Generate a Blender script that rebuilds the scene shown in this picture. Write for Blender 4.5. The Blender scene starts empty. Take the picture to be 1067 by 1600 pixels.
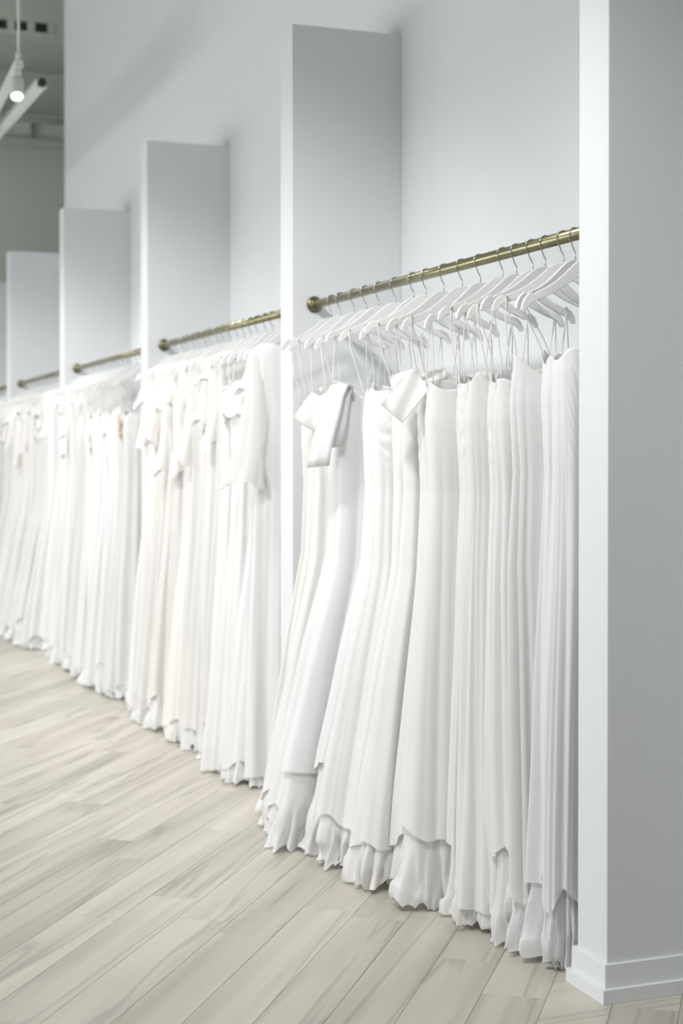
import bpy, bmesh, math, random
from mathutils import Vector, Matrix, noise

# ------------------------------------------------------------------ camera, world, light, exposure
SC = bpy.context.scene
COL = SC.collection
PI = math.pi

cam_data = bpy.data.cameras.new('camera')
cam = bpy.data.objects.new('camera', cam_data)
COL.objects.link(cam)
SC.camera = cam
F_PX, YAW, TILT, CY = 2450.96, 0.3577, 0.0121, 740.6
cam_data.sensor_fit = 'VERTICAL'
cam_data.sensor_height = 36.0
cam_data.sensor_width = 24.0
cam_data.lens = F_PX * 36.0 / 1600.0
cam_data.shift_y = -(800.0 - CY) / 1600.0
cam.location = (0, 0, 1.5)
cam.rotation_euler = (PI / 2 - TILT, 0, -YAW)
cam_data.clip_start = 0.05
cam_data.dof.use_dof = True
cam_data.dof.focus_distance = 4.9
cam_data.dof.aperture_fstop = 2.6

w = bpy.data.worlds.new('world')
SC.world = w
w.use_nodes = True
w.node_tree.nodes['Background'].inputs[0].default_value = (0.93, 0.96, 1.0, 1)
w.node_tree.nodes['Background'].inputs[1].default_value = 1.0

SC.view_settings.view_transform = 'Standard'
SC.view_settings.look = 'None'
SC.view_settings.gamma = 1.0
SC.view_settings.use_curve_mapping = False
SC.view_settings.exposure = -0.68

ROOM_X0, ROOM_X1 = -4.8, 2.693       # aisle side wall / back wall of the rail bays
ROOM_Y0, ROOM_Y1 = -2.5, 18.2
CEIL = 5.9
WINDOWS = [(2.0, 5.8), (6.6, 9.8), (10.6, 13.8), (14.4, 17.4)]   # storefront windows in wall_left
WIN_Z = (0.25, 2.6)
WIN_POWER = 18.5                     # watts per square metre of window

def window_light(y0, y1):
    l = bpy.data.lights.new('window_daylight', 'AREA')
    l.shape = 'RECTANGLE'
    l.size = y1 - y0
    l.size_y = WIN_Z[1] - WIN_Z[0]
    l.energy = WIN_POWER * l.size * l.size_y
    l.color = (0.93, 0.97, 1.0)
    o = bpy.data.objects.new('window_daylight', l)
    o.location = (ROOM_X0 + 0.02, (y0 + y1) / 2, (WIN_Z[0] + WIN_Z[1]) / 2)
    o.rotation_euler = (PI / 2, 0, -PI / 2)
    COL.objects.link(o)
for a, b in WINDOWS:
    window_light(a, b)

# ------------------------------------------------------------------ helpers
def mesh_obj(name, verts, faces, mat, parent=None, smooth=False, loc=None):
    me = bpy.data.meshes.new(name)
    me.from_pydata(verts, [], faces)
    if smooth:
        me.polygons.foreach_set('use_smooth', [True] * len(me.polygons))
    me.update()
    if mat: me.materials.append(mat)
    o = bpy.data.objects.new(name, me)
    COL.objects.link(o)
    if parent: o.parent = parent
    if loc: o.location = loc
    return o

class MB:
    def __init__(s): s.v = []; s.f = []
    def add(s, v, f):
        n = len(s.v); s.v += [tuple(p) for p in v]; s.f += [tuple(i + n for i in q) for q in f]
    def box(s, x0, x1, y0, y1, z0, z1, bev=0.0):
        bm = bmesh.new()
        bmesh.ops.create_cube(bm, size=1)
        bmesh.ops.scale(bm, vec=(x1 - x0, y1 - y0, z1 - z0), verts=bm.verts)
        bmesh.ops.translate(bm, vec=((x0 + x1) / 2, (y0 + y1) / 2, (z0 + z1) / 2), verts=bm.verts)
        if bev: bmesh.ops.bevel(bm, geom=bm.edges[:], offset=bev, segments=2, affect='EDGES', profile=0.5)
        bm.verts.index_update()
        s.add([v.co[:] for v in bm.verts], [[v.index for v in f.verts] for f in bm.faces])
        bm.free(); return s
    def tube(s, pts, r, n=8, caps=True):
        pts = [Vector(p) for p in pts]
        rr = r if isinstance(r, (list, tuple)) else [r] * len(pts)
        vs = []; fs = []; prev = None
        for i, p in enumerate(pts):
            d = (pts[min(i + 1, len(pts) - 1)] - pts[max(i - 1, 0)]).normalized()
            if prev is None:
                up = Vector((0, 1, 0)) if abs(d.y) < .9 else Vector((1, 0, 0))
                a = d.cross(up).normalized()
            else:
                a = (prev - d * prev.dot(d)).normalized()
            prev = a; b = d.cross(a)
            for k in range(n):
                t = 2 * PI * k / n
                vs.append(p + (a * math.cos(t) + b * math.sin(t)) * rr[i])
        for i in range(len(pts) - 1):
            for k in range(n):
                k2 = (k + 1) % n
                fs.append((i * n + k, i * n + k2, (i + 1) * n + k2, (i + 1) * n + k))
        if caps:
            fs.append(tuple(range(n - 1, -1, -1))); m = (len(pts) - 1) * n
            fs.append(tuple(range(m, m + n)))
        s.add(vs, fs); return s
    def lathe(s, prof, origin, axis, n=24):
        """prof: (radius, distance along axis)"""
        ax = Vector(axis).normalized()
        a = ax.orthogonal().normalized(); b = ax.cross(a); o = Vector(origin)
        vs = []; fs = []
        for r, h in prof:
            for k in range(n):
                t = 2 * PI * k / n
                vs.append(o + ax * h + (a * math.cos(t) + b * math.sin(t)) * max(r, 1e-4))
        for i in range(len(prof) - 1):
            for k in range(n):
                k2 = (k + 1) % n
                fs.append((i * n + k, i * n + k2, (i + 1) * n + k2, (i + 1) * n + k))
        s.add(vs, fs); return s
    def build(s, name, mat, parent=None, smooth=False, loc=None):
        return mesh_obj(name, s.v, s.f, mat, parent, smooth, loc)

def empty(name, loc, rz=0.0):
    o = bpy.data.objects.new(name, None)
    o.location = loc; o.rotation_euler = (0, 0, rz)
    o.empty_display_size = 0.1
    COL.objects.link(o)
    return o
def tag(o, label=None, cat=None, group=None, kind=None):
    if label: o['label'] = label
    if cat: o['category'] = cat
    if group: o['group'] = group
    if kind: o['kind'] = kind
    return o
def structure(o, label=None):
    return tag(o, label=label, kind='structure')
def lerp(a, b, t): return a + (b - a) * t
def sst(t):
    t = max(0.0, min(1.0, t)); return t * t * (3 - 2 * t)

# ------------------------------------------------------------------ materials
def new_mat(name):
    m = bpy.data.materials.new(name); m.use_nodes = True
    nt = m.node_tree
    return m, nt, nt.nodes['Principled BSDF'], nt.nodes['Material Output']
def plain(name, col, rough=0.5, metal=0.0, noise_scale=None, noise_amt=0.03, bump=0.0, bump_scale=200, spec=0.5):
    m, nt, b, out = new_mat(name)
    b.inputs['Base Color'].default_value = (*col, 1)
    b.inputs['Roughness'].default_value = rough
    b.inputs['Metallic'].default_value = metal
    b.inputs['Specular IOR Level'].default_value = spec
    tc = nt.nodes.new('ShaderNodeTexCoord')
    if noise_scale:
        n = nt.nodes.new('ShaderNodeTexNoise'); n.inputs['Scale'].default_value = noise_scale
        n.inputs['Detail'].default_value = 4
        nt.links.new(tc.outputs['Object'], n.inputs['Vector'])
        r = nt.nodes.new('ShaderNodeMix'); r.data_type = 'RGBA'
        r.inputs['A'].default_value = (*[max(0, c * (1 - noise_amt)) for c in col], 1)
        r.inputs['B'].default_value = (*[min(1, c * (1 + noise_amt)) for c in col], 1)
        nt.links.new(n.outputs['Fac'], r.inputs['Factor'])
        nt.links.new(r.outputs['Result'], b.inputs['Base Color'])
    if bump:
        n2 = nt.nodes.new('ShaderNodeTexNoise'); n2.inputs['Scale'].default_value = bump_scale
        nt.links.new(tc.outputs['Object'], n2.inputs['Vector'])
        bp = nt.nodes.new('ShaderNodeBump'); bp.inputs['Strength'].default_value = bump; bp.inputs['Distance'].default_value = 0.002
        nt.links.new(n2.outputs['Fac'], bp.inputs['Height'])
        nt.links.new(bp.outputs['Normal'], b.inputs['Normal'])
    return m

def cloth(name, col, rough=0.55, transl=0.25, lace=0.0, sheer=0.0):
    """fabric: diffuse + a little translucency, fine weave relief, optional lace relief or sheerness"""
    m, nt, b, out = new_mat(name)
    b.inputs['Roughness'].default_value = rough
    b.inputs['Specular IOR Level'].default_value = 0.3
    tc = nt.nodes.new('ShaderNodeTexCoord')
    n = nt.nodes.new('ShaderNodeTexNoise'); n.inputs['Scale'].default_value = 3.0; n.inputs['Detail'].default_value = 3
    nt.links.new(tc.outputs['Object'], n.inputs['Vector'])
    mix = nt.nodes.new('ShaderNodeMix'); mix.data_type = 'RGBA'
    mix.inputs['A'].default_value = (*[c * 0.975 for c in col], 1)
    mix.inputs['B'].default_value = (*[min(0.97, c * 1.015) for c in col], 1)
    nt.links.new(n.outputs['Fac'], mix.inputs['Factor'])
    colout = mix.outputs['Result']
    height = nt.nodes.new('ShaderNodeTexNoise'); height.inputs['Scale'].default_value = 26; height.inputs['Detail'].default_value = 2
    nt.links.new(tc.outputs['Object'], height.inputs['Vector'])
    hout = height.outputs['Fac']; bs, bd = 0.12, 0.004
    if lace:
        v = nt.nodes.new('ShaderNodeTexVoronoi'); v.feature = 'DISTANCE_TO_EDGE'; v.inputs['Scale'].default_value = 34
        nz = nt.nodes.new('ShaderNodeTexNoise'); nz.inputs['Scale'].default_value = 9
        nt.links.new(tc.outputs['Object'], nz.inputs['Vector'])
        add = nt.nodes.new('ShaderNodeVectorMath'); add.operation = 'ADD'
        nt.links.new(tc.outputs['Object'], add.inputs[0]); nt.links.new(nz.outputs['Color'], add.inputs[1])
        nt.links.new(add.outputs[0], v.inputs['Vector'])
        rp = nt.nodes.new('ShaderNodeMapRange'); rp.inputs['From Max'].default_value = 0.18
        nt.links.new(v.outputs['Distance'], rp.inputs['Value'])
        m2 = nt.nodes.new('ShaderNodeMix'); m2.data_type = 'RGBA'
        m2.inputs['A'].default_value = (0.94, 0.935, 0.925, 1)
        nt.links.new(colout, m2.inputs['B']); 
        sc = nt.nodes.new('ShaderNodeMath'); sc.operation = 'MULTIPLY'; sc.inputs[1].default_value = lace
        nt.links.new(rp.outputs[0], sc.inputs[0]); nt.links.new(sc.outputs[0], m2.inputs['Factor'])
        colout = m2.outputs['Result']; hout = rp.outputs[0]; bs, bd = 0.35, 0.004
    nt.links.new(colout, b.inputs['Base Color'])
    bp = nt.nodes.new('ShaderNodeBump'); bp.inputs['Strength'].default_value = bs; bp.inputs['Distance'].default_value = bd
    nt.links.new(hout, bp.inputs['Height']); nt.links.new(bp.outputs['Normal'], b.inputs['Normal'])
    tr = nt.nodes.new('ShaderNodeBsdfTranslucent'); nt.links.new(colout, tr.inputs['Color'])
    ms = nt.nodes.new('ShaderNodeMixShader'); ms.inputs[0].default_value = transl
    nt.links.new(b.outputs[0], ms.inputs[1]); nt.links.new(tr.outputs[0], ms.inputs[2])
    last = ms.outputs[0]
    if sheer:
        tp = nt.nodes.new('ShaderNodeBsdfTransparent')
        m3 = nt.nodes.new('ShaderNodeMixShader'); m3.inputs[0].default_value = sheer
        nt.links.new(last, m3.inputs[1]); nt.links.new(tp.outputs[0], m3.inputs[2]); last = m3.outputs[0]
    nt.links.new(last, out.inputs['Surface'])
    return m

M_WALL = plain('white_wall_paint', (0.76, 0.775, 0.79), 0.62, noise_scale=1.3, noise_amt=0.01, bump=0.06, bump_scale=260, spec=0.3)
M_TRIM = plain('white_trim_paint', (0.82, 0.835, 0.85), 0.35, noise_scale=2, noise_amt=0.01, spec=0.4)
M_GREY = plain('grey_green_wall_paint', (0.72, 0.76, 0.70), 0.75, noise_scale=1, noise_amt=0.03, spec=0.2)
M_DECK = plain('dark_ceiling_deck', (0.60, 0.65, 0.59), 0.8, noise_scale=1.5, noise_amt=0.08, spec=0.1)
M_STEEL = plain('painted_ceiling_steel', (0.52, 0.57, 0.53), 0.6, noise_scale=4, noise_amt=0.05)
M_DARK = plain('slot_shade_socket_black', (0.03, 0.035, 0.03), 0.7, noise_scale=5)
M_TRACK = plain('white_track_enamel', (0.66, 0.70, 0.67), 0.4, noise_scale=8, noise_amt=0.02)
M_BRASS = plain('antique_brass', (0.345, 0.32, 0.195), 0.3, 1.0, noise_scale=18, noise_amt=0.14, bump=0.05, bump_scale=90)
M_BRONZE = plain('dark_aged_brass', (0.19, 0.18, 0.105), 0.35, 1.0, noise_scale=18, noise_amt=0.14)
M_NICKEL = plain('nickel_wire', (0.50, 0.485, 0.45), 0.22, 1.0, noise_scale=60, noise_amt=0.08)
M_HANGER = plain('white_hanger_lacquer', (0.80, 0.81, 0.80), 0.3, noise_scale=6, noise_amt=0.01)
M_GAP = plain('dark_floor_joint', (0.42, 0.40, 0.35), 0.8, noise_scale=3, noise_amt=0.1)

CLOTHS = {
    'white':  cloth('white_satin', (0.935, 0.93, 0.925), 0.5, 0.22),
    'warm':   cloth('warm_white_crepe', (0.945, 0.935, 0.915), 0.6, 0.22),
    'cool':   cloth('cool_white_satin', (0.93, 0.935, 0.935), 0.5, 0.22),
    'ivory':  cloth('ivory_mikado', (0.94, 0.925, 0.89), 0.5, 0.2),
    'lace':   cloth('ivory_lace', (0.925, 0.90, 0.86), 0.7, 0.25, lace=0.8),
    'blush':  cloth('blush_lined_lace', (0.925, 0.87, 0.82), 0.7, 0.25, lace=0.75),
    'greyl':  cloth('silver_grey_lace', (0.88, 0.885, 0.87), 0.7, 0.25, lace=0.7),
    'tulle':  cloth('sheer_white_tulle', (0.93, 0.93, 0.92), 0.7, 0.45, sheer=0.35),
    'strap':  cloth('white_ribbon', (0.92, 0.91, 0.89), 0.4, 0.3),
    'clear':  plain('grey_elastic_loop', (0.60, 0.59, 0.57), 0.25, noise_scale=60, noise_amt=0.4),
    'flower': cloth('applique_petals', (0.94, 0.93, 0.90), 0.6, 0.3),
    'peach':  cloth('peach_petals', (0.93, 0.80, 0.68), 0.6, 0.3),
    'green':  cloth('pale_green_trim', (0.74, 0.80, 0.55), 0.6, 0.3),
}

def plank_material():
    m, nt, b, out = new_mat('washed_oak_plank')
    N = nt.nodes.new; L = nt.links.new
    tc = N('ShaderNodeTexCoord'); oi = N('ShaderNodeObjectInfo')
    mul = N('ShaderNodeVectorMath'); mul.operation = 'SCALE'; mul.inputs['Scale'].default_value = 37.0
    comb = N('ShaderNodeCombineXYZ')
    for k in range(3): L(oi.outputs['Random'], comb.inputs[k])
    L(comb.outputs[0], mul.inputs[0])
    add = N('ShaderNodeVectorMath'); add.operation = 'ADD'
    L(tc.outputs['Object'], add.inputs[0]); L(mul.outputs[0], add.inputs[1])
    mp = N('ShaderNodeMapping'); mp.inputs['Scale'].default_value = (0.5, 8.0, 1.0)
    L(add.outputs[0], mp.inputs['Vector'])
    n1 = N('ShaderNodeTexNoise'); n1.inputs['Scale'].default_value = 1.0; n1.inputs['Detail'].default_value = 6; n1.inputs['Distortion'].default_value = 0.7
    L(mp.outputs[0], n1.inputs['Vector'])
    cr = N('ShaderNodeValToRGB')
    e = cr.color_ramp.elements
    e[0].position = 0.30; e[0].color = (0.455, 0.42, 0.36, 1)
    e[1].position = 0.62; e[1].color = (0.61, 0.575, 0.50, 1)
    L(n1.outputs['Fac'], cr.inputs['Fac'])
    # thin darker veins: ridges of a second stretched noise
    mp2 = N('ShaderNodeMapping'); mp2.inputs['Scale'].default_value = (0.28, 5.0, 1.0); mp2.inputs['Location'].default_value = (3, 7, 1)
    L(add.outputs[0], mp2.inputs['Vector'])
    n2 = N('ShaderNodeTexNoise'); n2.inputs['Scale'].default_value = 1.0; n2.inputs['Detail'].default_value = 3; n2.inputs['Distortion'].default_value = 0.5
    L(mp2.outputs[0], n2.inputs['Vector'])
    s1 = N('ShaderNodeMath'); s1.operation = 'SUBTRACT'; s1.inputs[1].default_value = 0.5; L(n2.outputs['Fac'], s1.inputs[0])
    ab = N('ShaderNodeMath'); ab.operation = 'ABSOLUTE'; L(s1.outputs[0], ab.inputs[0])
    mr = N('ShaderNodeMapRange'); mr.inputs['From Max'].default_value = 0.022; mr.inputs['To Min'].default_value = 0.74; mr.inputs['To Max'].default_value = 1.0
    L(ab.outputs[0], mr.inputs['Value'])
    # plank to plank tone
    tone = N('ShaderNodeMapRange'); tone.inputs['To Min'].default_value = 0.92; tone.inputs['To Max'].default_value = 1.06
    L(oi.outputs['Random'], tone.inputs['Value'])
    mm = N('ShaderNodeMath'); mm.operation = 'MULTIPLY'; L(mr.outputs[0], mm.inputs[0]); L(tone.outputs[0], mm.inputs[1])
    mx = N('ShaderNodeVectorMath'); mx.operation = 'SCALE'
    L(cr.outputs['Color'], mx.inputs[0]); L(mm.outputs[0], mx.inputs['Scale'])
    L(mx.outputs[0], b.inputs['Base Color'])
    b.inputs['Roughness'].default_value = 0.42
    b.inputs['Specular IOR Level'].default_value = 0.35
    bp = N('ShaderNodeBump'); bp.inputs['Strength'].default_value = 0.12; bp.inputs['Distance'].default_value = 0.001
    L(n1.outputs['Fac'], bp.inputs['Height']); L(bp.outputs['Normal'], b.inputs['Normal'])
    return m
M_PLANK = plank_material()
m_lamp, _nt, _b, _o = new_mat('lamp_glow')
_b.inputs['Emission Color'].default_value = (1.0, 0.97, 0.88, 1); _b.inputs['Emission Strength'].default_value = 9.0
_b.inputs['Base Color'].default_value = (1, 1, 1, 1)
M_LAMP = m_lamp

# ------------------------------------------------------------------ setting: floor with planks
FX = 2.183                 # plane of the fin ends
FIN_T, FIN_D = 0.163, 0.51
PITCH, Y1 = 2.6856, 3.7613
FIN_TOP = 3.3645
fin_y = [Y1 + i * PITCH for i in range(6)]
ROD_X, ROD_Z, ROD_R = 2.2836, 2.1545, 0.0185

floor = structure(MB().box(ROOM_X0 - .2, 5.5, ROOM_Y0 - .2, ROOM_Y1 + .2, -0.12, -0.0035).build('floor', M_GAP),
                  'pale washed oak plank floor laid diagonally')
PL, PW, PT = 1.22, 0.18, 0.0035
plank_mb = MB()
g = 0.0006; ch = 0.0008
def plank_geo(mb, x0, x1, y0, y1, z1=0.0, z0=-PT):
    v = [(x0, y0, z0), (x1, y0, z0), (x1, y1, z0), (x0, y1, z0),
         (x0, y0, z1 - ch), (x1, y0, z1 - ch), (x1, y1, z1 - ch), (x0, y1, z1 - ch),
         (x0 + ch, y0 + ch, z1), (x1 - ch, y0 + ch, z1), (x1 - ch, y1 - ch, z1), (x0 + ch, y1 - ch, z1)]
    f = [(0, 1, 5, 4), (1, 2, 6, 5), (2, 3, 7, 6), (3, 0, 4, 7), (4, 5, 9, 8), (5, 6, 10, 9), (6, 7, 11, 10), (7, 4, 8, 11), (8, 9, 10, 11)]
    mb.add(v, f)
plank_geo(plank_mb, -PL / 2 + g, PL / 2 - g, -PW / 2 + g, PW / 2 - g)
plank0 = plank_mb.build('plank', M_PLANK, floor)
ang = PI / 2 - math.radians(36)            # plank direction, measured from +X
ca, sa = math.cos(ang), math.sin(ang)
rng = random.Random(5)
spots = []
for r in range(-75, 76):
    off = rng.random() * PL
    for c in range(-18, 19):
        a = c * PL + off; b = r * PW
        x = 0.5 + a * ca - b * sa; y = 8.0 + a * sa + b * ca
        if x < ROOM_X0 - .5 or x > 2.9 or y < ROOM_Y0 or y > ROOM_Y1: continue
        spots.append((x, y))
def seen(x, y):          # near the camera's view of the floor
    d = x * math.sin(YAW) + y * math.cos(YAW)
    l = x * math.cos(YAW) - y * math.sin(YAW)
    return d > 3.2 and -0.27 * d - 0.75 < l < 0.25 * d + .6 and x < 2.35
near = sorted([s for s in spots if seen(*s)], key=lambda s: s[0] ** 2 + s[1] ** 2)[:298]
ns = set(near)
first = True
for x, y in near:
    o = plank0 if first else plank0.copy()
    if not first: COL.objects.link(o)
    first = False
    o.location = (x, y, 0); o.rotation_euler = (0, 0, ang)
rest = MB()
for x, y in spots:
    if (x, y) in ns: continue
    sub = MB(); plank_geo(sub, -PL / 2 + g, PL / 2 - g, -PW / 2 + g, PW / 2 - g)
    rest.add([(x + p[0] * ca - p[1] * sa, y + p[0] * sa + p[1] * ca, p[2]) for p in sub.v], sub.f)
tag(rest.build('remaining_planks', M_PLANK, floor), kind='stuff')

# ------------------------------------------------------------------ setting: walls, fins, ceiling
WALL_END = fin_y[4] + 0.02
structure(MB().box(ROOM_X1, ROOM_X1 + .2, ROOM_Y0, WALL_END, 0, CEIL).build('wall_right', M_WALL), 'tall white wall behind the bays of gowns')
structure(MB().box(ROOM_X1, ROOM_X1 + .12, WALL_END, fin_y[5] + FIN_T, 0, FIN_TOP).build('wall_right_low', M_WALL), 'lower white partition beyond the tall wall')
for i, y in enumerate(fin_y):
    top = CEIL if i == 0 else FIN_TOP
    y0 = y if i != 4 else y
    mb = MB().box(FX, ROOM_X1 + (0.0 if i < 5 else 0.12), y0, y + FIN_T, 0, top, bev=0.0025)
    lab = ['nearest white wall fin rising full height at the right', 'white wall fin between the first and second rails',
           'white wall fin between the second and third rails', 'white wall fin between the third and fourth rails',
           'white wall fin at the end of the tall wall', 'farthest white wall fin at the left edge'][i]
    f = structure(mb.build('wall_fin', M_WALL), lab)
def base_run(x0, x1, y0, y1, name):
    """two-step baseboard wrapped round a rectangle"""
    mb = MB()
    a = 0.012; mb.box(x0 - a, x1, y0 - a, y1 + a, 0.0, 0.105, bev=0.0015)
    a = 0.025; mb.box(x0 - a, x1, y0 - a, y1 + a, 0.0, 0.040, bev=0.0015)
    return structure(mb.build(name, M_TRIM), None)
for i, y in enumerate(fin_y):
    o = base_run(FX, ROOM_X1 - 0.001, y, y + FIN_T, 'baseboard_fin')
    if i == 0: o['label'] = 'white stepped baseboard round the nearest wall fin'
ys = [ROOM_Y0] + [v for y in fin_y for v in (y, y + FIN_T)]
for i in range(0, len(ys) - 1, 2):
    mb = MB().box(ROOM_X1 - .012, ROOM_X1, ys[i] + .026, ys[i + 1] - .026, 0, .105).box(ROOM_X1 - .025, ROOM_X1, ys[i] + .026, ys[i + 1] - .026, 0, .04)
    structure(mb.build('baseboard_right', M_TRIM))
structure(MB().box(ROOM_X0 - .2, 5.5, ROOM_Y1, ROOM_Y1 + .2, 0, CEIL).build('wall_back', M_GREY), 'grey green far wall below the ceiling beam')
structure(MB().box(ROOM_X0 - .2, ROOM_X1 + .2, ROOM_Y0 - .2, ROOM_Y0, 0, CEIL).build('wall_front', M_WALL))
structure(MB().box(5.3, 5.5, WALL_END, ROOM_Y1, 0, CEIL).build('wall_side_room', M_GREY))
structure(MB().box(ROOM_X1 + .2, 5.5, WALL_END - .2, WALL_END, 0, CEIL).build('wall_return', M_GREY))
# aisle side wall with storefront windows
mb = MB(); prev = ROOM_Y0
for a, b in WINDOWS:
    mb.box(ROOM_X0 - .2, ROOM_X0, prev, a, 0, CEIL); prev = b
    mb.box(ROOM_X0 - .2, ROOM_X0, a, b, 0, WIN_Z[0]); mb.box(ROOM_X0 - .2, ROOM_X0, a, b, WIN_Z[1], CEIL)
mb.box(ROOM_X0 - .2, ROOM_X0, prev, ROOM_Y1, 0, CEIL)
structure(mb.build('wall_left', M_WALL))
for i, (a, b) in enumerate(WINDOWS):
    fr = MB()
    for y in (a, (a + b) / 2 - .025, b - .05): fr.box(ROOM_X0 - .08, ROOM_X0 - .02, y, y + .05, WIN_Z[0], WIN_Z[1])
    for z in (WIN_Z[0], WIN_Z[1] - .05): fr.box(ROOM_X0 - .08, ROOM_X0 - .02, a, b, z, z + .05)
    structure(fr.build('window_%d' % (i + 1), M_TRIM))

structure(MB().box(ROOM_X0 - .2, 5.5, ROOM_Y0 - .2, ROOM_Y1 + .2, CEIL, CEIL + .15).build('ceiling', M_DECK), 'dark grey green exposed ceiling deck')
# far I-beam under the deck
yb = 17.75
mb = MB()
mb.box(ROOM_X0, 5.3, yb - .12, yb + .12, 4.96, 5.03, bev=.004).box(ROOM_X0, 5.3, yb - .12, yb + .12, 5.25, 5.29, bev=.004)
beam = structure(mb.build('trim_1', M_STEEL), 'pale steel ceiling beam crossing above the far wall')
mb = MB().box(ROOM_X0, 5.3, yb - .01, yb + .06, 5.03, 5.25)
mb.build('web', M_GREY, beam)
mb = MB()
for k in range(12): mb.box(-4.5 + k * .82, -4.48 + k * .82, yb - .11, yb, 5.03, 5.25)
mb.build('stiffener', M_STEEL, beam)

def strut(y, z0, z1, x0, x1, slots, label, n):
    """slotted channel hung across the ceiling"""
    s = structure(MB().box(x0, x1, y, y + .05, z1 - .028, z1, bev=.003).box(x0, x1, y, y + .05, z0, z0 + .028, bev=.003).build('trim_%d' % n, M_STEEL), label)
    mb = MB(); k = x0
    while k < x1:
        mb.box(k, k + .07, y + .005, y + .045, z0 + .02, z1 - .02); k += slots
    mb.build('web', M_STEEL, s)
    MB().box(x0, x1, y + .046, y + .05, z0 + .02, z1 - .02).build('slot_shade_sheet', M_DARK, s)  # black sheet that paints the shade inside the open slots
    return s
strut(14.9, 5.46, 5.61, ROOM_X0, ROOM_X1, 0.19, 'slotted pale channel crossing under the ceiling', 2)
structure(MB().tube([(-4.5, 15.2, 4.72), (ROOM_X1 + 2, 15.2, 4.72)], .03, 10).build('trim_3', M_STEEL, smooth=True), 'thin pale conduit crossing under the ceiling')

# ------------------------------------------------------------------ track lights
def track(name, p0, p1, size, label, cables):
    root = empty(name, p0)
    tag(root, label, 'track light rail', 'ceiling lighting tracks')
    d = Vector(p1) - Vector(p0); L = d.length; az = math.atan2(d.y, d.x)
    root.rotation_euler = (0, 0, az)
    mb = MB().box(0, L, -size / 2, size / 2, 0, size * .9, bev=.003)
    mb.box(0, L, -size / 2 - .006, size / 2 + .006, size * .82, size * .9)
    mb.build('channel', M_TRACK, root)
    MB().box(-.012, .004, -size / 2 - .003, size / 2 + .003, -.002, size * .92, bev=.002).build('end_cap', M_TRACK, root)
    for c in cables:
        MB().tube([(c, 0, size * .9), (c, 0, CEIL - p0[2])], .009, 8).lathe([(.0, .0), (.018, .001), (.018, .05), (.006, .06)], (c, 0, size * .9), (0, 0, 1), 12).build('suspension_rod', M_TRACK, root, smooth=True)
    return root
def spot(loc, aim, label, power, size=1.0):
    root = empty('track_spotlight', loc)
    tag(root, label, 'spotlight', 'track spotlights')
    d = (Vector(aim) - Vector(loc)).normalized()
    MB().box(-.022, .022, -.05, .05, -.03, 0, bev=.004).build('adapter', M_TRACK, root)
    MB().tube([(0, 0, -.03), (0, 0, -.07)], .012, 10).build('swivel', M_TRACK, root, smooth=True)
    o = Vector((0, 0, -.085)) - d * .05
    b = MB().lathe([(0, 0), (.034, .0), (.040, .008), (.042, .02), (.042, .165), (.040, .17), (.036, .17), (.034, .155)], o, d, 28).build('lamp_housing', M_TRACK, root, smooth=True)
    MB().lathe([(0, .158), (.034, .158)], o, d, 28).build('lens', M_LAMP, b)
    l = bpy.data.lights.new('spot_beam', 'SPOT'); l.energy = power; l.spot_size = math.radians(84); l.spot_blend = 1.0
    l.color = (1.0, .98, .975); l.shadow_soft_size = .14
    lo = bpy.data.objects.new('spot_beam', l); COL.objects.link(lo); lo.parent = root
    lo.location = o + d * .175
    lo.rotation_euler = d.to_track_quat('-Z', 'Y').to_euler()
    return root
track('lighting_track', (1.515, 9.66, 3.86), (1.515 + .22, 15.2, 3.86), .045, 'white lighting track whose near end hangs from a thin rod', [.02, 2.7, 5.2])
t2 = track('lighting_track', (1.735, 10.15, 3.86), (1.60, 16.0, 3.86), .06, 'second white lighting track beyond, with a dark round end', [1.9, 5.2])
MB().lathe([(0, 0), (.028, 0), (.028, .03)], (-.03, 0, .03), (1, 0, 0), 16).build('end_socket', M_DARK, t2, smooth=True)
spot((1.517, 9.76, 3.86), (1.44, 9.2, 3.2), 'lit white cylinder spotlight below the near end of the hanging track', 220)
spot((1.60, 11.6, 3.86), (1.9, 11.0, 2.2), 'lit spotlight cut by the left edge of the picture', 220)

LAMP_POWER = 330
track('lighting_track', (.45, 1.8, 3.86), (.45, 15.6, 3.86), .045, 'long white lighting track above the aisle, out of the picture', [.3, 3.4, 6.5, 9.6, 12.7])
for k in range(8):
    y = 3.3 + k * 1.6
    spot((.45, y, 3.86), (2.0, y + 1.75, .85), 'white spotlight aimed at the gowns, %s along the aisle track' % ['first', 'second', 'third', 'fourth', 'fifth', 'sixth', 'seventh', 'eighth', 'ninth'][k], LAMP_POWER if k < 3 else LAMP_POWER * .78)

spot((.45, 2.3, 3.86), (2.25, 4.1, .5), 'dim added fill spotlight at the near end of the aisle track', 125)  # unseen fill lamp, added to brighten the nearest gowns and fin

# ------------------------------------------------------------------ rails
def rail(i):
    y0 = fin_y[i] + FIN_T; y1 = fin_y[i + 1]
    root = empty('clothes_rail', (ROD_X, y0, ROD_Z))
    ordn = ['nearest', 'second', 'third', 'fourth', 'farthest'][i]
    tag(root, '%s brass clothes rail with round end flange, counted from the right' % ordn if i else 'long nearest brass clothes rail with round end flange, in sharp focus', 'clothes rail', 'brass clothes rails')
    L = y1 - y0
    MB().lathe([(0, 0.004), (ROD_R, 0.004), (ROD_R, L - .004), (0, L - .004)], (0, 0, 0), (0, 1, 0), 32).build('rod', M_BRASS, root, smooth=True)
    for yy, s in ((0, 1), (L, -1)):
        MB().lathe([(0, 0), (.034, 0), (.036, .002), (.036, .006), (.032, .009), (.025, .010), (.0225, .013), (.0225, .026), (ROD_R, .028)], (0, yy, 0), (0, s, 0), 32).build('flange', M_BRONZE, root, smooth=True)
    return root
for i in range(5): rail(i)

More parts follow.
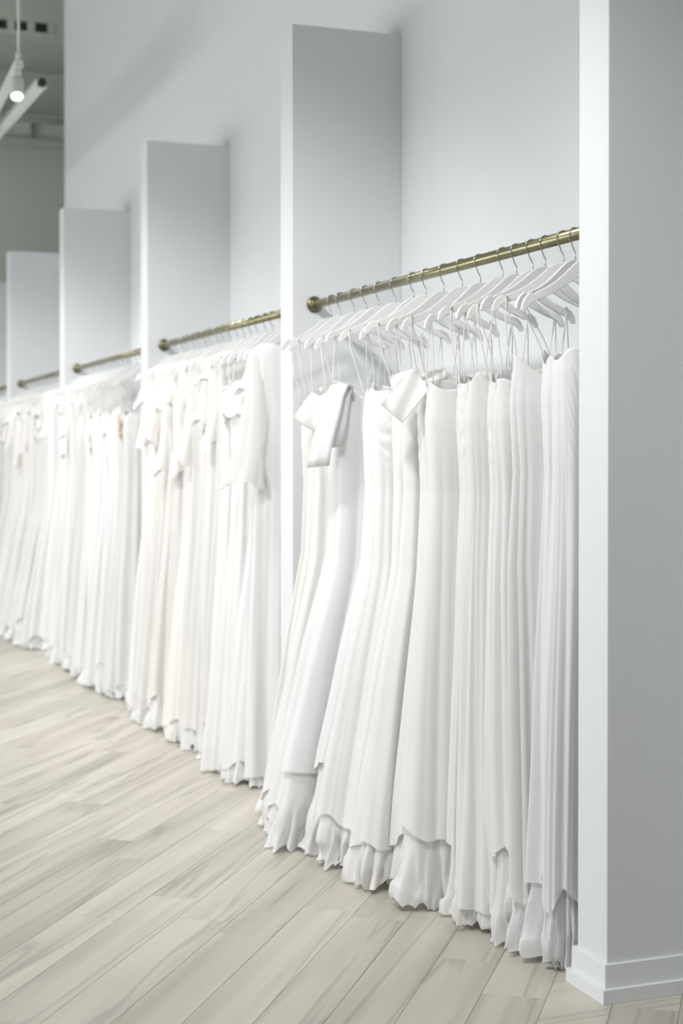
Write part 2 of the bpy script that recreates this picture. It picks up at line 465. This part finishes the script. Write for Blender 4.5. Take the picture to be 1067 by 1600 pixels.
# ------------------------------------------------------------------ hangers
def hanger_body():
    st = [(0, 0, -.050), (.018, -.002, -.052), (.036, -.010, -.058), (.055, -.025, -.068), (.08, -.047, -.083), (.11, -.070, -.100),
          (.14, -.088, -.114), (.165, -.098, -.124), (.176, -.104, -.127), (.182, -.109, -.129), (.189, -.105, -.132)]
    tb = [(Vector((x, 0, a)), Vector((x, 0, b))) for x, a, b in st]
    tb += [(Vector((.200, 0, -.108)), Vector((.194, 0, -.136))), (Vector((.212, 0, -.119)), Vector((.200, 0, -.141))),
           (Vector((.221, 0, -.136)), Vector((.205, 0, -.148))), (Vector((.224, 0, -.152)), Vector((.211, 0, -.155)))]
    full = [(Vector((-a.x, 0, a.z)), Vector((-b.x, 0, b.z))) for a, b in tb[:0:-1]] + tb
    T = .0055; c = .0018
    vs = []; fs = []
    for a, b in full:
        u = (a - b).normalized()
        for p in ((a, -T + c, 0), (a, T - c, 0), (a, T, -c), (b, T, c), (b, T - c, 0), (b, -T + c, 0), (b, -T, c), (a, -T, -c)):
            q = p[0] + u * p[2]; vs.append((q.x, p[1], q.z))
    n = len(full)
    for i in range(n - 1):
        for k in range(8):
            k2 = (k + 1) % 8
            fs.append((i * 8 + k, (i + 1) * 8 + k, (i + 1) * 8 + k2, i * 8 + k2))
    fs.append(tuple(range(8))); fs.append(tuple(range((n - 1) * 8 + 7, (n - 1) * 8 - 1, -1)))
    return vs, fs
def hook_pts(dz=0.0):
    pts = []
    R = .0232
    for k in range(15):
        t = math.radians(-15 + k * (225 + 15) / 14)
        pts.append((R * math.cos(t), 0, R * math.sin(t) - .0025))
    pts += [(-.008, 0, -.040), (-.001, 0, -.052), (0, 0, -.058), (0, 0, -.085)]
    return pts
hb_v, hb_f = hanger_body()
PEAK = -.074
me_tmp = mesh_obj('body', [(x, y, z + PEAK) for x, y, z in hb_v], hb_f, M_HANGER)
hk_tmp = MB().tube(hook_pts(), .0020, 8).build('hook', M_NICKEL, smooth=True)
h0 = empty('clothes_hanger', (0, 0, 0)); me_tmp.parent = h0; hk_tmp.parent = h0
hanger_used = [False]
def place_hanger(y, yaw, label, group, roll=0.0):
    if not hanger_used[0]:
        r = h0; hanger_used[0] = True
    else:
        r = h0.copy(); COL.objects.link(r)
        for ch_ in (me_tmp, hk_tmp):
            c = ch_.copy(); COL.objects.link(c); c.parent = r
    r.location = (ROD_X, y, ROD_Z); r.rotation_euler = (0, roll, yaw)
    tag(r, label, 'hanger', group)
    return r

# ------------------------------------------------------------------ gowns
def spow(v, p): return math.copysign(abs(v) ** p, v)
def keyed(keys, z):
    """keys: list of (z, values...) from top to bottom"""
    if z >= keys[0][0]: return keys[0][1:]
    for a, b in zip(keys, keys[1:]):
        if z >= b[0]:
            t = sst((a[0] - z) / (a[0] - b[0])) * .12 + .88 * (a[0] - z) / (a[0] - b[0])
            return tuple(lerp(p, q, t) for p, q in zip(a[1:], b[1:]))
    return keys[-1][1:]

class Gown:
    def __init__(s, **k):
        s.top = 1.74; s.waist = 1.36; s.hem = .10; s.seed = 1.0; s.front = .20; s.back = .22; s.thick = .045
        s.hemfront = .25; s.hemback = .30; s.hemthick = .10; s.fold = .034; s.ruche = 0.0025; s.neck = 'sweet'; s.R = 3.0
        s.drift = 0.0; s.shift = 0.0
        s.__dict__.update(k)
        s.keys = [(s.top, s.front * .93, s.back * .9, s.thick * 1.05, .0),
                  (s.top - .12, s.front * .98, s.back * .95, s.thick * 1.15, .004),
                  (s.waist, s.front * .90, s.back * .85, s.thick * .95, .010),
                  (s.waist - .28, s.front * .97, s.back * .95, s.thick * 1.15, s.fold * .45),
                  (s.waist - .72, lerp(s.front, s.hemfront, .42), lerp(s.back, s.hemback, .4), lerp(s.thick, s.hemthick, .45), s.fold * .75),
                  (.32, lerp(s.front, s.hemfront, .74), lerp(s.back, s.hemback, .85), s.hemthick * .9, s.fold),
                  (.0, s.hemfront, s.hemback, s.hemthick, s.fold * 1.15)]
    def ridge(s, t, z, R, off):
        n = noise.noise(Vector((R * math.cos(t) + s.seed, R * math.sin(t) + off, z * .26 + s.seed * 1.7)))
        return min(abs(n) * 2.3, 1.0)
    def point(s, t, z, grow=0.0, extra=0.0):
        hf, hb, hy, A = keyed(s.keys, z)
        c, n = math.cos(t), math.sin(t)
        hx = hf if c < 0 else hb
        x = (hx + grow) * spow(c, .82); y = (hy + grow) * spow(n, .8)
        # outward direction in plan
        nx, ny = c * (hy + .04), n * hx
        l = math.hypot(nx, ny) or 1; nx /= l; ny /= l
        d = A * ((s.ridge(t, z, s.R, 3.1) - .40) * 1.25 + (s.ridge(t, z, s.R * 2.3, 9.7) - .4) * .30)
        w_ = noise.noise(Vector((x * 5 + s.seed, y * 5, z * 1.6))) * .006 * min(1, A / .01)
        if s.ruche and z > s.waist:
            e = sst((z - (s.waist + .0)) / .16) * (1 - .8 * c ** 6)
            q = z * 58 + c * 10 + noise.noise(Vector((c * 2, n * 2 + s.seed, z * 7))) * 3.0
            d += s.ruche * e * (abs(math.sin(q)) - .5)
        if extra: d += extra
        x += nx * (d + w_) + s.drift * (s.top - z); y += ny * (d * (.85 if abs(c) < .8 else 1) + w_)
        return x, y
    def ztop(s, t):
        c, n = math.cos(t), math.sin(t)
        if s.neck == 'sweet':      # cupped front, lower back
            side = .022 * (1 - abs(math.sin(1.5 * (t if n > 0 else 0)))) if n > 0 else -.025
            return s.top + (.020 * abs(math.sin(2 * t)) if n > 0 else -.02 * abs(n)) + .006 * math.sin(5 * t + s.seed)
        if s.neck == 'wavy':
            return s.top + .014 * math.sin(3 * t + s.seed) + .012 * math.sin(7 * t + s.seed * 2)
        if s.neck == 'shoulder':
            return s.top - .085 * c * c - (.15 if n > 0 else .07) * (1 - c * c) ** 3
        if s.neck == 'vee':
            return s.top + .03 - .16 * (1 - abs(c)) ** .7 * (1 if n > 0 else .6)
        return s.top
    def bodice(s, N, rows):
        vs = []; fs = []
        rws = []
        inner = [(-.05, -.010), (-.015, -.006), (0.0, -.003)]
        for dz, gr in inner: rws.append(('i', dz, gr))
        for j in range(rows + 1): rws.append(('o', j / rows, 0))
        for kind, a, gr in rws:
            for k in range(N):
                t = 2 * PI * k / N; zt = s.ztop(t)
                if kind == 'i': z = zt + a; x, y = s.point(t, min(z, s.top), gr)
                else:
                    z = lerp(zt, s.waist, a); x, y = s.point(t, min(z, s.top + .02))
                vs.append((x, y, z))
        return s._grid(vs, N, len(rws))
    def _grid(s, vs, N, R):
        fs = []
        for j in range(R - 1):
            for k in range(N):
                k2 = (k + 1) % N
                fs.append((j * N + k, (j + 1) * N + k, (j + 1) * N + k2, j * N + k2))
        return vs, fs
    def zhem(s, t):
        return max(.012, s.hem + .085 * noise.noise(Vector((math.cos(t) * 1.5 + s.seed, math.sin(t) * 1.5, 4.4))) + .02 * abs(math.sin(2.5 * t + s.seed)))
    def skirt(s, N, rows):
        vs = []
        for j in range(rows + 1):
            a = j / rows
            for k in range(N):
                t = 2 * PI * k / N
                z = lerp(s.waist, s.zhem(t), a)
                x, y = s.point(t, z)
                vs.append((x, y, z))
        return s._grid(vs, N, rows + 1)
    def train(s, N, rows, z0=.50, bottom=.0, amp=.022, curl=.022):
        """under-layer whose lower edge crumples on the floor"""
        vs = []
        for j in range(rows + 1):
            a = j / rows
            for k in range(N):
                t = 2 * PI * k / N
                low = bottom + .006 + .060 * abs(noise.noise(Vector((math.cos(t) * 3.4, math.sin(t) * 3.4 + s.seed, 2))))
                z = lerp(z0, low, a)
                e = sst((.24 - z) / .22)
                q = min(1, abs(noise.noise(Vector((math.cos(t) * 5.2 + s.seed, math.sin(t) * 5.2, z * 2.5)))) * 2.6)
                q2 = noise.noise(Vector((math.cos(t) * 2.2, math.sin(t) * 2.2 + s.seed, z * 9 + 5)))
                q3 = min(1, abs(noise.noise(Vector((math.cos(t) * 9 + s.seed, math.sin(t) * 9, z * 5)))) * 2.4)
                ex = e * (amp * 2.3 * (q - .45) + amp * .8 * (q3 - .4) + curl * q2 * 1.4)
                x, y = s.point(t, max(z, .02), -.020, ex)
                z += e * .020 * math.sin(q2 * 8 + a * 6) * (1 - .5 * e)
                vs.append((x, y, max(z, bottom + .004)))
        return s._grid(vs, N, rows + 1)

def smooth_part(name, geo, mat, parent):
    return mesh_obj(name, geo[0], geo[1], mat, parent, smooth=True)

def strap_geo(x_h, x_b, z_h, z_b, y_b, seed, w=.0023):
    mb = MB()
    r = random.Random(seed)
    for s_ in (-1, 1):
        off = s_ * (.010 + r.random() * .012)
        pts = []
        for k in range(9):
            a = k / 8
            pts.append((lerp(x_h, x_b + off, sst(a)) + math.sin(a * PI) * .006 * s_, lerp(0.0, y_b * s_, a) + r.uniform(-.002, .002), lerp(z_h, z_b, a)))
        n = 6
        mb.tube(pts, w, n)
    # little saddle over the hanger arm
    mb.tube([(x_h - .004, -.008, z_h - .002), (x_h, -.007, z_h + .006), (x_h, .007, z_h + .006), (x_h + .004, .008, z_h - .002)], w, 6)
    return mb

def ribbon(pts, widths, wdir, cup=.0, thick=.003, n=7):
    """a folded band: path, half widths, width direction; closed cross-section"""
    pts = [Vector(p) for p in pts]; wd = Vector(wdir).normalized()
    vs = []; fs = []
    m = 2 * n
    for i, p in enumerate(pts):
        d = (pts[min(i + 1, len(pts) - 1)] - pts[max(i - 1, 0)]).normalized()
        nn = d.cross(wd).normalized()
        for k in range(n):
            a = -1 + 2 * k / (n - 1)
            off = cup * (1 - a * a) + .004 * math.sin(a * 6 + i * .5)
            vs.append(p + wd * widths[i] * a + nn * (off + thick))
        for k in range(n - 1, -1, -1):
            a = -1 + 2 * k / (n - 1)
            off = cup * (1 - a * a) + .004 * math.sin(a * 6 + i * .5)
            vs.append(p + wd * widths[i] * a + nn * (off - thick))
    for i in range(len(pts) - 1):
        for k in range(m):
            k2 = (k + 1) % m
            fs.append((i * m + k, (i + 1) * m + k, (i + 1) * m + k2, i * m + k2))
    fs.append(tuple(range(m))); fs.append(tuple(range((len(pts) - 1) * m + m - 1, (len(pts) - 1) * m - 1, -1)))
    return vs, fs

def loop_band(c, ax, wd, length, thick, half, n=26, pinch=.35):
    """fold of a bow: closed band loop around width direction wd, long axis ax"""
    c, ax, wd = Vector(c), Vector(ax).normalized(), Vector(wd).normalized()
    nn = ax.cross(wd).normalized()
    vs = []; fs = []; K = 9
    for i in range(n):
        t = 2 * PI * i / n
        a = math.cos(t); b = math.sin(t)
        for k in range(K):
            q = -1 + 2 * k / (K - 1)
            wsc = lerp(1.0, 1 - pinch, (1 - a) / 2)
            p = c + ax * length * .5 * (a + 1) + nn * thick * b * (.45 + .55 * (a + 1) / 2) + wd * half * q * wsc \
                + nn * .006 * math.sin(q * 4 + t * 2)
            vs.append(p)
    for i in range(n):
        i2 = (i + 1) % n
        for k in range(K - 1):
            fs.append((i * K + k, i * K + k + 1, i2 * K + k + 1, i2 * K + k))
    return vs, fs

def petal_cluster(centers, r, seed):
    """small five-petalled appliqué flowers"""
    mb = MB(); rg = random.Random(seed)
    for c in centers:
        base = rg.uniform(0, PI); tilt = rg.uniform(-.5, .5)
        c = Vector(c)
        for k in range(5):
            t = base + k * 2 * PI / 5
            rot = Matrix.Rotation(tilt, 3, 'Z') @ Matrix.Rotation(rg.uniform(-.2, .2), 3, 'Y')
            row = []
            for i, (u, wv) in enumerate(((.1, .12), (.5, .42), (.85, .45), (1.05, .12))):
                for q in (-1, 0, 1):
                    p = Vector((-.25 * u * u + .10 * abs(q) - .1, math.cos(t) * u - math.sin(t) * wv * q, math.sin(t) * u + math.cos(t) * wv * q))
                    row.append(c + rot @ (p * r))
            fs = []
            for i in range(3):
                for q in range(2):
                    fs.append((i * 3 + q, i * 3 + q + 1, (i + 1) * 3 + q + 1, (i + 1) * 3 + q))
            mb.add(row, fs)
    return mb

def sleeve_geo(p0, p1, r0, r1, seed, flat=.5, N=28, rows=22, fold=.25):
    vs = []
    p0, p1 = Vector(p0), Vector(p1)
    for j in range(rows + 1):
        a = j / rows
        c = p0.lerp(p1, a) + Vector((.02 * math.sin(a * PI), 0, 0))
        r = lerp(r0, r1, a ** 1.3)
        for k in range(N):
            t = 2 * PI * k / N
            f = 1 + fold * (.3 + a) * (abs(noise.noise(Vector((2.4 * math.cos(t) + seed, 2.4 * math.sin(t), a * 1.4)))) * 2.2 - .4)
            vs.append((c.x + r * f * math.cos(t), c.y + r * f * math.sin(t) * flat, c.z + (.02 * math.sin(2 * t + seed) if j == rows else 0)))
    fs = []
    for j in range(rows):
        for k in range(N):
            k2 = (k + 1) % N
            fs.append((j * N + k, (j + 1) * N + k, (j + 1) * N + k2, j * N + k2))
    return vs, fs

def make_gown(y, yaw, label, group, mat='white', hi=True, straps='strap', train=True, trainmat=None, **k):
    root = empty('bridal_gown', (ROD_X, y, 0), yaw)
    tag(root, label, 'gown', group)
    gwn = Gown(**k)
    m = CLOTHS[mat]
    N, rb, rs, rt = (168, 42, 64, 36) if hi else (84, 16, 28, 16)
    smooth_part('bodice', gwn.bodice(N, rb), m, root)
    smooth_part('skirt', gwn.skirt(N, rs), m, root)
    if train:
        smooth_part('underskirt', gwn.train(N, rt, bottom=gwn.__dict__.get('bottom', 0.0)), CLOTHS[trainmat or mat], root)
    if straps and gwn.top < 1.86:
        for s_ in (-1, 1):
            xb = s_ * (gwn.front if s_ < 0 else min(gwn.back, .19)) * .93
            mb = strap_geo(s_ * .185, xb + gwn.drift * 0, ROD_Z + PEAK - .108, gwn.top - .012, gwn.thick * .3, gwn.seed + s_)
            mb.build('strap', CLOTHS[straps], root, smooth=True)
    return root, gwn

# ---- nearest rail: eighteen gowns set out one by one ------------------------------------------------
def hemx(y):      # how far the hems reach towards the aisle, read off the floor line of the photograph
    pts = [(3.9, 2.17), (4.25, 2.13), (4.41, 2.11), (4.65, 2.06), (4.92, 2.01), (5.10, 1.93), (5.35, 1.90), (5.75, 1.82), (5.95, 1.90), (6.3, 1.98)]
    for a, b in zip(pts, pts[1:]):
        if y <= b[0]: return lerp(a[1], b[1], max(0, (y - a[0]) / (b[0] - a[0])))
    return pts[-1][1]
G1 = 'gowns on the nearest rail'
H1 = 'white hangers on the nearest rail'
near_specs = [
    # y, hanger yaw(deg), dict
    (4.045, -4, dict(mat='cool', top=1.86, neck='shoulder', front=.16, thick=.05, waist=1.42, hem=.20, hemthick=.06, lab='cool white v-neck gown pressed against the nearest wall fin')),
    (4.128, 10, dict(mat='cool', top=1.79, neck='wavy', front=.185, thick=.04, waist=1.45, hem=.24, lab='pale grey-white gown with a high wavy neckline, second from the nearest fin')),
    (4.197, -9, dict(mat='white', top=1.775, neck='vee', front=.205, waist=1.45, hem=.17, lab='white gown with a pointed strap and fine pleats, third from the nearest fin')),
    (4.310, 4, dict(mat='white', top=1.735, neck='sweet', front=.215, hem=.26, lab='smooth white strapless gown, fourth from the nearest fin')),
    (4.401, -6, dict(mat='ivory', top=1.745, neck='wavy', front=.205, ruche=.011, hem=.07, lab='ivory gown with deep diagonal ruching down the side')),
    (4.510, 5, dict(mat='warm', top=1.735, neck='wavy', front=.235, hem=.05, lab='warm white strapless gown with two long pleats beside the ruched ivory gown')),
    (4.604, -3, dict(mat='white', top=1.74, neck='sweet', front=.22, ruche=.008, hem=.25, lab='white gown with a finely ruched bodice beside two long pleats')),
    (4.783, 6, dict(mat='white', top=1.735, neck='sweet', front=.245, hem=.23, fold=.04, lab='smooth white satin gown with a crisp folded waist, centre of the nearest rail')),
    (4.923, -5, dict(mat='warm', top=1.76, neck='wavy', front=.215, ruche=.009, hem=.16, straps='clear', bow='big', lab='warm white ruched gown with a large folded bow collar')),
    (5.072, 3, dict(mat='warm', top=1.78, neck='sweet', front=.205, hem=.13, lab='plain warm white gown directly behind the big folded bow')),
    (5.227, -8, dict(mat='ivory', top=1.74, neck='vee', front=.20, hem=.12, lab='ivory gown half hidden left of the big bow')),
    (5.349, 2, dict(mat='white', top=1.745, neck='sweet', front=.215, ruche=.008, hem=.20, straps='clear', lab='white sweetheart gown with slanting bodice pleats')),
    (5.523, -5, dict(mat='white', top=1.73, neck='wavy', front=.20, hem=.30, lab='white gown between the slanting pleats and the long sash')),
    (5.687, 4, dict(mat='cool', top=1.75, neck='sweet', front=.225, hem=.24, sash=True, lab='plain white gown with a long sash falling from its bodice')),
    (5.831, -3, dict(mat='white', top=1.745, neck='sweet', front=.20, hem=.11, bottom=.05, lab='wide flaring white gown whose hem hovers over the floor')),
    (5.960, 3, dict(mat='warm', top=1.74, neck='wavy', front=.215, hem=.14, bow='puff', lab='white gown with a short puffed bow at the far end of the nearest rail')),
    (6.117, -4, dict(mat='warm', top=1.73, neck='sweet', front=.19, hem=.15, lab='warm white gown second from the far flange of the nearest rail')),
    (6.220, 2, dict(mat='ivory', top=1.72, neck='sweet', front=.18, hem=.16, lab='ivory gown hanging right beside the far flange of the nearest rail')),
]
for i, (y, yw, d) in enumerate(near_specs):
    d = dict(d); lab = d.pop('lab'); bow = d.pop('bow', None); sash = d.pop('sash', False)
    yaw = math.radians(yw)
    place = ['first', 'second', 'third', 'fourth', 'fifth', 'sixth', 'seventh', 'eighth', 'ninth', 'tenth', 'eleventh', 'twelfth', 'thirteenth', 'fourteenth', 'fifteenth', 'sixteenth', 'seventeenth', 'eighteenth'][i]
    place_hanger(y, yaw, 'white contoured hanger on the nearest rail, %s from the nearest fin' % place, H1, roll=math.radians(((i * 37) % 7 - 3) * .8))
    hf = ROD_X - hemx(y) + [0, 0, 0, .02, -.03, .01, -.04, .02, -.03, .01, -.06, 0, -.05, .015, .0, .03, 0, 0][i]
    d.setdefault('R', [1.5, 1.6, 1.9, 1.2, 1.7, 1.2, 1.7, 1.1, 1.8, 1.3, 2.0, 1.4, 1.9, 1.1, 1.3, 1.7, 1.9, 2.0][i])
    gap = .5 * ((near_specs[i + 1][0] if i < 17 else 6.33) - (near_specs[i - 1][0] if i else 3.95))
    d.setdefault('thick', min(.055, gap * .36)); d.setdefault('hemthick', [.07, .08, .08, .11, .08, .10, .07, .13, .08, .11, .07, .11, .07, .13, .14, .12, .09, .08][i])
    d.setdefault('hemback', .27)
    d.setdefault('waist', 1.38)
    d['front'] = d['front'] - .04 + [-.01, -.03, .01, .01, -.012, -.01, -.012, .0, -.012, .005, -.03, .0, -.03, .01, .01, .01, 0, 0][i]
    root, gw = make_gown(y, yaw * .6, lab, G1, hi=True, seed=3.7 * (i + 1), hemfront=hf, **d)
    m = CLOTHS[d.get('mat', 'white')]
    e1 = Vector((.937, -.35, 0)); e2 = Vector((0, 0, 1)); nn = Vector((-.35, -.937, 0))
    def im(a, b, c=0.0): return e1 * a + e2 * b + nn * c
    if bow == 'big':
        c = Vector((-.175, -.075, 1.755))
        smooth_part('bow_loop', loop_band(c + im(0, 0, .012), im(-.66, -.75), im(.75, -.66, .1), .155, .020, .048, pinch=.12), m, root)
        smooth_part('bow_loop', loop_band(c + im(-.005, .012, -.012), im(-.85, -.35), im(-.3, .95, 0), .105, .022, .040, pinch=.25), m, root)
        smooth_part('bow_loop', loop_band(c + im(.0, .0, -.006), im(.95, .12), im(-.1, .95, .2), .085, .018, .030, pinch=.4), m, root)
    if bow == 'puff':
        c = Vector((-.165, -.04, 1.735))
        smooth_part('bow_loop', loop_band(c, im(-.50, -.86), im(.86, -.50, .1), .135, .030, .050, pinch=.25), m, root)
        smooth_part('bow_loop', loop_band(c + im(0, .01, -.01), im(.75, .2), im(-.2, .9, .2), .08, .022, .035, pinch=.3), m, root)
    if sash:
        pts = [(-.15, -.03, 1.70), (-.165, -.045, 1.755), (-.19, -.055, 1.765), (-.215, -.06, 1.72), (-.235, -.065, 1.65), (-.26, -.065, 1.57), (-.275, -.06, 1.50), (-.28, -.055, 1.455)]
        smooth_part('sash', ribbon(pts, [.03, .034, .036, .038, .040, .042, .043, .044], (.78, -.62, .1), cup=.012), m, root)
        pts = [(-.14, -.03, 1.70), (-.15, -.05, 1.76), (-.165, -.055, 1.72), (-.185, -.06, 1.62), (-.205, -.06, 1.53)]
        smooth_part('sash', ribbon(pts, [.014, .016, .018, .02, .02], (.78, -.62, .1), cup=.006), m, root)

# ---- rails two to five: denser, softer gowns --------------------------------------------------------
ORD = ['first', 'second', 'third', 'fourth', 'fifth', 'sixth', 'seventh', 'eighth', 'ninth', 'tenth', 'eleventh', 'twelfth', 'thirteenth',
       'fourteenth', 'fifteenth', 'sixteenth', 'seventeenth', 'eighteenth', 'nineteenth', 'twentieth']
RAILN = ['nearest', 'second', 'third', 'fourth', 'farthest']
COLW = {'white': 'white satin', 'warm': 'warm white crepe', 'cool': 'cool white satin', 'ivory': 'ivory', 'lace': 'ivory lace', 'blush': 'blush-lined lace', 'greyl': 'silvery lace'}
def far_gown(ri, i, n, y, style, mat, top, rg, far):
    yaw = math.radians(rg.uniform(-7, 7))
    place_hanger(y, yaw, 'white hanger on the %s rail, %s from its near end' % (RAILN[ri], ORD[i]), 'white hangers on the %s rail' % RAILN[ri])
    kinds = {'sleeved': 'long-sleeved', 'strapless': 'strapless', 'ruffle': 'off-shoulder ruffled', 'flower': 'flower-trimmed', 'bell': 'sheer bell-sleeved', 'cap': 'short-sleeved'}
    lab = '%s %s bridal gown on the %s rail, %s from its near end' % (COLW[mat], kinds[style], RAILN[ri], ORD[i])
    neck = 'shoulder' if style in ('sleeved', 'bell', 'cap') else 'wavy'
    if neck == 'shoulder': top = 2.055
    front = rg.uniform(.165, .20)
    hemf = {1: .25, 2: .26, 3: .36, 4: .33}[ri] + rg.uniform(-.05, .04)
    root, gw = make_gown(y, yaw * .5, lab, 'gowns on the %s rail' % RAILN[ri], mat=mat, hi=False, seed=rg.uniform(0, 90), top=top, neck=neck,
                         front=front, hemfront=hemf, hemback=.27, thick=.05, hemthick=.095, hem=rg.choice([.04, .07, .12, .16]),
                         fold=.036, waist=1.42, trainmat='white' if mat in ('lace', 'blush', 'greyl') else mat)
    zs = 1.965
    if style in ('sleeved', 'cap'):
        ln = rg.uniform(.30, .58) if style == 'sleeved' else rg.uniform(.10, .22)
        for s_ in (-1, 1):
            smooth_part('sleeve', sleeve_geo((s_ * (front - .02), 0, zs), (s_ * (front + .012), -.02 * s_, zs - ln), .035, .042, i + s_, .7, N=20, rows=12), CLOTHS[mat], root)
    if style == 'bell':
        for s_ in (-1, 1):
            smooth_part('sleeve', sleeve_geo((s_ * (front - .02), -.01, zs), (s_ * (front + .055), -.05, zs - .60), .032, .088, i + s_, .55, fold=.4), CLOTHS['tulle'], root)
    if style == 'ruffle':
        g2 = Gown(top=top, waist=top - .13, seed=i * 2.3, front=front, back=front, thick=.05)
        vs = []; N = 72
        for j in range(9):
            a = j / 8
            for k in range(N):
                t = 2 * PI * k / N
                ex = .012 + a * (.030 + .026 * noise.noise(Vector((math.cos(t) * 5, math.sin(t) * 5, i))) * 2)
                x, yy = g2.point(t, top - .12 * a, 0, ex)
                vs.append((x, yy, top + .01 - .13 * a + .01 * math.sin(9 * t)))
        smooth_part('ruffle', g2._grid(vs, N, 9), CLOTHS['flower'], root)
    if style == 'flower':
        cs = [(-front * rg.uniform(.7, 1.05), -.05 - rg.uniform(0, .03), top - rg.uniform(-.02, .22)) for _ in range(7)]
        for q, c in enumerate(cs):
            petal_cluster([c], .034, i * 7 + q).build('flower', CLOTHS['peach'] if (ri, i) == (2, 1) else CLOTHS['flower'], root, smooth=True)
    return root, gw

rg = random.Random(11)
plan = {
    1: [('bell', 'white'), ('cap', 'cool'), ('ruffle', 'white'), ('ruffle', 'warm'), ('flower', 'warm'), ('sleeved', 'lace'), ('cap', 'lace'), ('sleeved', 'warm'),
        ('flower', 'lace'), ('sleeved', 'lace'), ('cap', 'ivory'), ('sleeved', 'lace'), ('cap', 'blush'), ('sleeved', 'lace'), ('cap', 'lace'), ('sleeved', 'blush'),
        ('flower', 'lace'), ('sleeved', 'white'), ('cap', 'white')],
    2: [('strapless', 'greyl'), ('flower', 'greyl'), ('strapless', 'cool'), ('strapless', 'cool'), ('ruffle', 'white'), ('strapless', 'greyl'), ('strapless', 'cool'), ('strapless', 'white'),
        ('flower', 'warm'), ('strapless', 'warm'), ('cap', 'greyl'), ('strapless', 'lace'), ('cap', 'lace'), ('sleeved', 'white'), ('sleeved', 'white'), ('cap', 'lace'), ('strapless', 'white'), ('cap', 'white')],
    3: [('sleeved', 'white'), ('cap', 'greyl'), ('ruffle', 'lace'), ('cap', 'lace'), ('flower', 'lace'), ('cap', 'greyl'), ('sleeved', 'lace'), ('flower', 'lace'), ('cap', 'blush'), ('sleeved', 'blush'),
        ('flower', 'lace'), ('cap', 'ivory'), ('sleeved', 'lace'), ('cap', 'lace'), ('sleeved', 'blush'), ('cap', 'lace')],
    4: [('sleeved', 'lace'), ('cap', 'blush'), ('sleeved', 'white'), ('cap', 'lace'), ('sleeved', 'lace'), ('cap', 'warm')],
}
for ri, lst in plan.items():
    ya, yb_ = fin_y[ri] + FIN_T + .17, fin_y[ri + 1] - .21
    if ri == 4: yb_ = ya + .9
    n = len(lst)
    for i, (style, mat) in enumerate(lst):
        y = lerp(ya, yb_, i / (n - 1)) + rg.uniform(-.018, .018)
        top = {1: rg.uniform(1.80, 1.85), 2: rg.uniform(1.72, 1.78), 3: rg.uniform(1.78, 1.85), 4: 1.85}[ri]
        root, gw = far_gown(ri, i, n, y, style, mat, top, rg, False)
